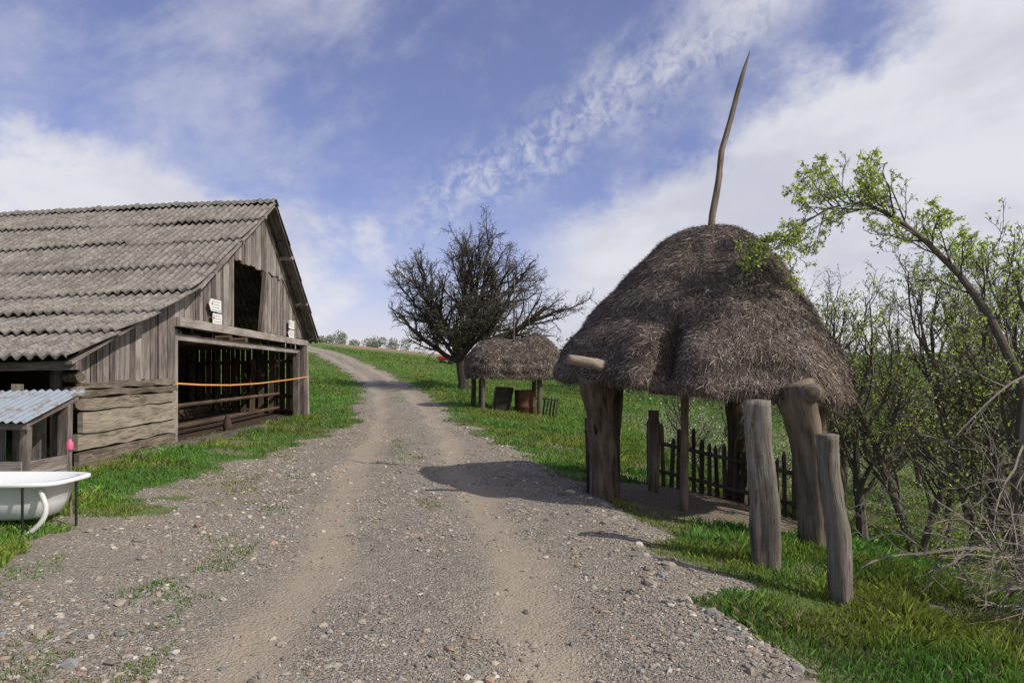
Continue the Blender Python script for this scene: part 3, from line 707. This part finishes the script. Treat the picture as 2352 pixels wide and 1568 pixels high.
for k in (.35,4.2,8.5,12.5,16.5): mb.log([B(9.95,k,-.1),B(9.95,k,1.75)],.09,10)
x=3.0
while x<16.5:
    w=random.uniform(.15,.22); mb.hexa([B(11.6,x,-.1),B(11.6,x+w,-.1),B(11.63,x+w,-.1),B(11.63,x,-.1),B(11.6,x,2.3),B(11.6,x+w,2.3),B(11.63,x+w,2.3),B(11.63,x,2.3)]); x+=w+.02
mb.beam(B(10.2,.5,1.0),B(10.2,16,1.0),.1,.06)
mb.obj('lean_to_posts',W_dark,barn)
CLAY=plain('fired_clay',(.07,.042,.032),.8,0,.3,10,.2)
pz=B(16.6,.35,0); lathe('clay_pot',[(0,0),(.08,0),(.105,.07),(.10,.15),(.075,.26),(.05,.33),(.065,.37),(.05,.37),(.04,.33)],CLAY,(pz[0],pz[1],Hf(pz[0],pz[1])+.0),16)
# roof
def roof_mat():
    m=NT('fibre_cement_roof'); p=m.pos(); a=m.noise(p,2.2,7,.75); b=m.noise(p,14,6,.75)
    k=m.mix(m.ss(a,.35,.65),(.165,.145,.128),(.31,.285,.255)); k=m.mix(m.M('MULTIPLY',m.ss(b,.50,.60),.75),k,(.07,.062,.056))
    k=m.mix(m.M('MULTIPLY',m.ss(m.noise(p,22,4,.7),.58,.66),.6),k,(.45,.42,.37)); k=m.mix(m.M('MULTIPLY',m.ss(m.noise(p,6,5,.7),.58,.69),.55),k,(.25,.16,.085))
    g=m.col().outputs['Fac']; k=m.mix(m.M('MULTIPLY',g,.7),k,(.045,.04,.036))  # Col darkens the sheets, with row shadow painted into the lower lips
    m.l(k,m.b.inputs['Base Color']); m.bump(b,.5,.01); return m.m
RM=roof_mat(); Vs=[];Fs=[];cs=[];o=0
pitch=.177; k=np.arange(-.42,17.2,pitch/8)
rows=[9.1,10.35,11.6,12.85,14.15,15.45,16.75,18.07]
def row(w0,w1,sgn):
    global o
    sheet=np.floor((k+.42)/(pitch*6)+ (0 if int(w0*10)%2 else .5)).astype(int)
    rs=np.random.default_rng(int(w0*100)); jo=rs.normal(0,.03,400)[sheet]; jz=rs.normal(0,.009,400)[sheet]; jt=rs.normal(0,.010,400)[sheet]
    m=7; pts=[]
    lo=w0-.13*sgn; 
    for i in range(m):
        f=i/(m-1); w=lo+(w1-lo)*f+jo*(1-f); z=np.interp(w,[8.9,9.1,11,12.5,13.3,14.5,18.05,22.75,23],[1.70,1.76,2.38,2.93,3.29,3.98,6.05,2.6,2.42])
        z=z+.032*np.cos(2*np.pi*k/pitch)+.075*(1-f)+jz+jt*(1-f)+.06*(vnoise(k*.35,w*.6,2)-.5)
        z=z-.035*k*np.clip(z/3,0,1)
        pts.append(np.stack([-6.3-.042*(w-10)-k,w+.06*k,z],-1))
    P=np.array(pts); lowp=P[0].copy(); lowp[:,2]-=.04; P=np.concatenate([lowp[None],P]); n=len(k)
    idx=np.arange((m+1)*n).reshape(m+1,n); Fs.append(np.stack([idx[:-1,:-1],idx[:-1,1:],idx[1:,1:],idx[1:,:-1]],-1).reshape(-1,4)+o)
    Vs.append(P.reshape(-1,3)); o+=(m+1)*n
    c=np.zeros((m+1,n)); c+=.7*(.5-.5*np.cos(2*np.pi*k/pitch))[None]; c[0]=1; c[m]+=.4; cs.append(np.clip(c,0,1).ravel())  # lower lips painted dark for row shadow; troughs and upper edges darkened too
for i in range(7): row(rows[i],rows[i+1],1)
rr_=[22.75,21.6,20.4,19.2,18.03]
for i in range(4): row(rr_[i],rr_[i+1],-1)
P=[]
for f in np.linspace(-1,1,7):
    w=18.05+f*.24; z=6.13-abs(f)**1.5*.155+(.018*np.cos(2*np.pi*k/pitch))+.025*(((k/1.1)%1)<.12)
    z=z+.05*(vnoise(k*.35,w*0+10.8,2)-.5); z=z-.035*k
    P.append(np.stack([-6.3-.042*(w-10)-k,w+.06*k+0*k,z],-1))
P=np.array(P); n=len(k); idx=np.arange(7*n).reshape(7,n); Fs.append(np.stack([idx[:-1,:-1],idx[:-1,1:],idx[1:,1:],idx[1:,:-1]],-1).reshape(-1,4)+o); Vs.append(P.reshape(-1,3)); cs.append(np.full(7*n,.5))
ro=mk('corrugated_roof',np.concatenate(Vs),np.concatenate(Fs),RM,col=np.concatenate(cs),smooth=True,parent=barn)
# strap
mb=MB(); pts=[B(12.9,-.08,1.35),B(14,-.1,1.30),B(15.5,-.12,1.26),B(17.5,-.12,1.26),B(20,-.1,1.31),B(22.3,-.13,1.38)]
for a,b in zip(pts[:-1],pts[1:]): mb.beam(a,b,.004,.03,(0,0,1))
OR=plain('orange_webbing',(.75,.33,.08),.6); mb.obj('orange_strap',OR,barn)
# signs
WH=plain('white_sign_paint',(.74,.74,.72),.5,0,.08,5,.02); INK=plain('sign_ink',(.12,.13,.13),.6); RD=plain('red_marker',(.5,.06,.04),.5)
def sign(w,z,wd,hg,arrow=True):
    s=empty('trail_sign'); V=[];n=5 if arrow else 4
    sh=[(0,0),(wd,0),(wd,hg),(0,hg),(-.1,hg/2)] if arrow else [(0,0),(wd,0),(wd,hg),(0,hg)]
    for kk in (-.075,-.06):
        for a,b in sh: V.append(B(w+a,kk-.02,z+b))
    me=bpy.data.meshes.new('board'); me.from_pydata(V,[],[list(range(n)),list(range(2*n-1,n-1,-1))]+[[i,(i+1)%n,(i+1)%n+n,i+n] for i in range(n)]); me.materials.append(WH)
    ob=bpy.data.objects.new('board',me); C.objects.link(ob); ob.parent=s
    mb=MB(); nl=max(2,int(hg/.065))
    for i in range(nl):
        zz=z+hg-.05-i*.06; 
        a=w+.04
        while a<w+wd*.8:
            l_=random.uniform(.03,.1); mb.beam(B(a,-.097,zz),B(min(a+l_,w+wd-.03),-.097,zz),.003,.012); a+=l_+.03
    mb.obj('lettering',INK,s); mb=MB(); mb.beam(B(w+.02,-.098,z+hg-.10),B(w+.08,-.098,z+hg-.10),.003,.05); mb.obj('marker',RD,s)
sign(14.52,2.86,.56,.26); sign(14.62,2.60,.50,.22,False); sign(20.35,2.84,.55,.25,False); sign(20.38,2.56,.5,.24)
# ---------------------------------------------------------------- small lean-to kennel, tub
ken=empty('tin_roofed_animal_pen')
TIN=NT('galvanised_tin'); p=TIN.pos(); nn=TIN.noise(p,6,5,.7); kk=TIN.mix(TIN.ss(nn,.5,.68),(.33,.38,.42),(.24,.14,.095)); TIN.l(kk,TIN.b.inputs['Base Color']); TIN.b.inputs['Metallic'].default_value=.3; TIN.b.inputs['Roughness'].default_value=.5
kx=np.arange(-7.6,-5.36,.0125); V=[]
for f in np.linspace(0,1,5):
    yy=7.5+1.05*f; V.append(np.stack([kx,yy+0*kx+.02*f,1.02+.32*f+.013*np.cos(2*np.pi*kx/.1)+.01*np.sin(kx*3)],-1))
V=np.array(V); n=len(kx); idx=np.arange(5*n).reshape(5,n)
o_=mk('tin_roof',V.reshape(-1,3),np.stack([idx[:-1,:-1],idx[:-1,1:],idx[1:,1:],idx[1:,:-1]],-1).reshape(-1,4),TIN.m,smooth=True,parent=ken)
mb=MB(); zg=.05
for x,y,z,w in ((-5.5,7.7,1.0,.09),(-5.48,8.35,1.22,.12),(-6.6,7.7,1.0,.08),(-7.4,7.7,1.0,.08),(-6.5,8.4,1.2,.09),(-7.4,8.4,1.2,.09)):
    mb.beam((x,y,zg),(x+.02,y,z),w,w*.8,(0,1,0))
for i in range(3):
    z=.15+i*.17; mb.beam((-5.5,7.66,z),(-7.5,7.66,z),.03,.16,(0,0,1)) ; mb.beam((-5.45,7.7,z),(-5.43,8.4,z),.03,.16,(0,0,1))
for i in range(8): mb.beam((-5.6-i*.25,8.45,.1),(-5.6-i*.25,8.45,1.15),.16,.02,(0,1,0))
mb.beam((-7.5,7.62,.98),(-5.4,7.62,.97),.05,.07); mb.beam((-5.44,7.55,.97),(-5.42,8.5,1.26),.05,.06)
mb.obj('timbers',W_barn,ken)
mb=MB()
for i in range(4): mb.beam((-6.42-i*.17,8.85,1.0),(-6.42-i*.17+random.uniform(-.01,.02),8.85,1.42-[.0,.1,.06,.12][i]),.165,.03,(0,1,0),tw=.85)
mb.obj('scalloped_boards',W_log)
# tub
tub=empty('bathtub'); ENAM=plain('white_enamel',(.74,.75,.74),.25,0,.06,4,.02)
def ring(a,b,z,cx=-5.10,n=64,pw=3.5):
    o=[]
    for i in range(n):
        t=2*math.pi*i/n; c,s=math.cos(t),math.sin(t); rr=1/((abs(c)/a)**pw+(abs(s)/b)**pw)**(1/pw); o.append((cx+rr*c,6.7+rr*s,z-.03))
    return o
V=[];rs=[(.0,.0,.2,2),(.55,.22,.2,3),(.62,.27,.23,3),(.68,.31,.35,3.2),(.74,.345,.53,3.5),(.80,.385,.535,4),(.83,.40,.545,5),(.83,.40,.575,5),(.81,.385,.582,5),(.74,.34,.575,4),(.70,.31,.45,3.5),(.6,.25,.28,3),(.5,.18,.25,3),(0,0,.25,2)]
for a,b,z,pw in rs: V+=ring(max(a,.001),max(b,.001),z,pw=pw)
F=[(i*64+k,i*64+(k+1)%64,(i+1)*64+(k+1)%64,(i+1)*64+k) for i in range(len(rs)-1) for k in range(64)]
mk('tub_shell',V,np.array(F),ENAM,smooth=True,parent=tub)
mb=MB()
for x,y in ((-4.54,6.33),(-4.31,6.75),(-5.67,6.33)): mb.log([(x,y,-.05),(x,y,.51)],.012,8,0)
mb.obj('steel_legs',BLK,tub)
HOSE=plain('white_hose',(.6,.6,.57),.5); mb=MB(); hp=[]
for i in range(49):
    t=i/48; x=-4.44+.12*math.sin(t*3.0)-.10*t; z=.47-.46*t+.05*t*t; hp.append((x,6.42-.06*t,max(z,.04)))
mb.log(hp,[.021+.005*(i%2) for i in range(49)],8,0,sub=1); mb.obj('drain_hose',HOSE,tub,True)
bo=empty('stake_with_bottle'); mb=MB(); mb.log([(-4.62,7.15,0),(-4.63,7.15,.78)],.014,7); mb.obj('stake',W_barn,bo)
PK=plain('pink_plastic',(.6,.12,.22),.4); lathe('bottle',[(0,0),(.028,0),(.033,.02),(.033,.08),(.018,.1),(.014,.12),(0,.12)],PK,(-4.63,7.15,.76),12,bo)
# ---------------------------------------------------------------- sky
w=bpy.data.worlds.new('World'); bpy.context.scene.world=w; w.use_nodes=True
sun=Vector((6.15,-2.9,5.87)).normalized(); el=math.asin(sun.z); az=math.atan2(sun.x,sun.y)
n=NT(world=w); sk=n.n('ShaderNodeTexSky'); sk.sky_type='NISHITA'; sk.sun_disc=False; sk.sun_elevation=el; sk.sun_rotation=az; sk.altitude=400; sk.air_density=1.0; sk.dust_density=.8; sk.ozone_density=2.5
tc=n.n('ShaderNodeTexCoord').outputs['Generated']; sp=n.n('ShaderNodeSeparateXYZ'); n.l(tc,sp.inputs[0])
AZ=n.M('ARCTAN2',sp.outputs[0],sp.outputs[1]); EL=n.M('ARCSINE',sp.outputs[2])
def comb(a,b,c=0.0):
    x=n.n('ShaderNodeCombineXYZ'); n.setin(x.inputs[0],a); n.setin(x.inputs[1],b); n.setin(x.inputs[2],c); return x.outputs[0]
P1=comb(AZ,n.M('MULTIPLY',EL,2.0))
rx=n.M('ADD',n.M('MULTIPLY',AZ,.87),n.M('MULTIPLY',EL,.5)); ry=n.M('SUBTRACT',n.M('MULTIPLY',EL,.87),n.M('MULTIPLY',AZ,.5))
P2=comb(rx,n.M('MULTIPLY',ry,1.8),3.3)
N1=n.noise(P1,5,8,.6,.3); N2=n.noise(P2,3.2,9,.6,.3); N3=n.noise(comb(rx,ry,1.0),42,6,.62,.5); N4=n.noise(P1,1.6,4,.5); N5=n.noise(comb(AZ,n.M('MULTIPLY',EL,1.3),7.7),7,9,.62,.2)
def sq(v): return n.M('MULTIPLY',v,v)
a=sq(n.M('DIVIDE',n.M('ADD',AZ,.60),.44)); b=sq(n.M('DIVIDE',n.M('SUBTRACT',EL,.15),.15))
fa=n.M('SUBTRACT',1.0,n.M('ADD',a,b)); fa=n.M('ADD',fa,n.M('MULTIPLY',n.M('SUBTRACT',N5,.5),2.4)); A=n.ss(fa,.0,.7)
fb=n.M('SUBTRACT',n.M('ADD',.235,n.M('MULTIPLY',n.M('SUBTRACT',AZ,.085),.50)),EL)
fb=n.M('ADD',fb,n.M('MULTIPLY',n.M('SUBTRACT',N5,.5),.24)); Bm=n.M('MULTIPLY',n.ss(fb,-.02,.07),n.ss(AZ,-.02,.14))
fc=n.M('SUBTRACT',EL,n.M('ADD',.295,n.M('MULTIPLY',AZ,.52))); fc=n.M('ADD',fc,n.M('MULTIPLY',n.M('SUBTRACT',N1,.5),.12))
band=n.M('POWER',2.718,n.M('MULTIPLY',sq(n.M('DIVIDE',fc,.045)),-1.0))
ext=n.M('MULTIPLY',n.ss(AZ,-.26,-.06),n.ss(AZ,.6,.3))
Cm=n.M('MULTIPLY',n.M('MULTIPLY',band,ext),n.ss(n.M('ADD',n.M('MULTIPLY',N3,.6),n.M('MULTIPLY',N2,.4)),.37,.60)); Cm=n.M('MULTIPLY',Cm,.72)
Dm=n.M('MULTIPLY',n.ss(n.M('ADD',n.M('MULTIPLY',N2,.7),n.M('MULTIPLY',N5,.3)),.43,.66),.5)
Hz=n.M('MULTIPLY',n.ss(EL,.26,.0),.42); Vl=.07
inv=lambda v:n.M('SUBTRACT',1.0,v)
tot=inv(n.M('MULTIPLY',n.M('MULTIPLY',inv(A),inv(Bm)),n.M('MULTIPLY',n.M('MULTIPLY',inv(Cm),inv(Dm)),n.M('MULTIPLY',inv(Hz),1-Vl))))
sky=n.mix(1.0,sk.outputs[0],(1.28,1.05,1.32),'MULTIPLY')
shade=n.noise(P1,3.2,5,.55,.2)
cc=n.mix(n.ss(shade,.32,.62),(6.0,6.1,7.0),(7.9,7.9,8.3))
fin=n.mix(n.M('MULTIPLY',tot,.95),sky,cc)
bg=w.node_tree.nodes['Background']; n.l(fin,bg.inputs[0]); bg.inputs[1].default_value=.1
sl=bpy.data.lights.new('sun','SUN'); sl.energy=4.2; sl.angle=rad(.5); sl.color=(1,.94,.84); so=bpy.data.objects.new('sun',sl); C.objects.link(so)
so.rotation_euler=(-sun).to_track_quat('-Z','Y').to_euler()
cam=bpy.data.cameras.new('camera'); cam.lens=24; cam.sensor_width=36; cam.shift_y=.028; cam.clip_end=4000; cam.clip_start=.05
co=bpy.data.objects.new('camera',cam); co.location=(0,0,1.6); co.rotation_euler=(rad(90),0,0); C.objects.link(co); bpy.context.scene.camera=co
vs=bpy.context.scene.view_settings; vs.view_transform='Standard'; vs.look='None'; vs.exposure=0
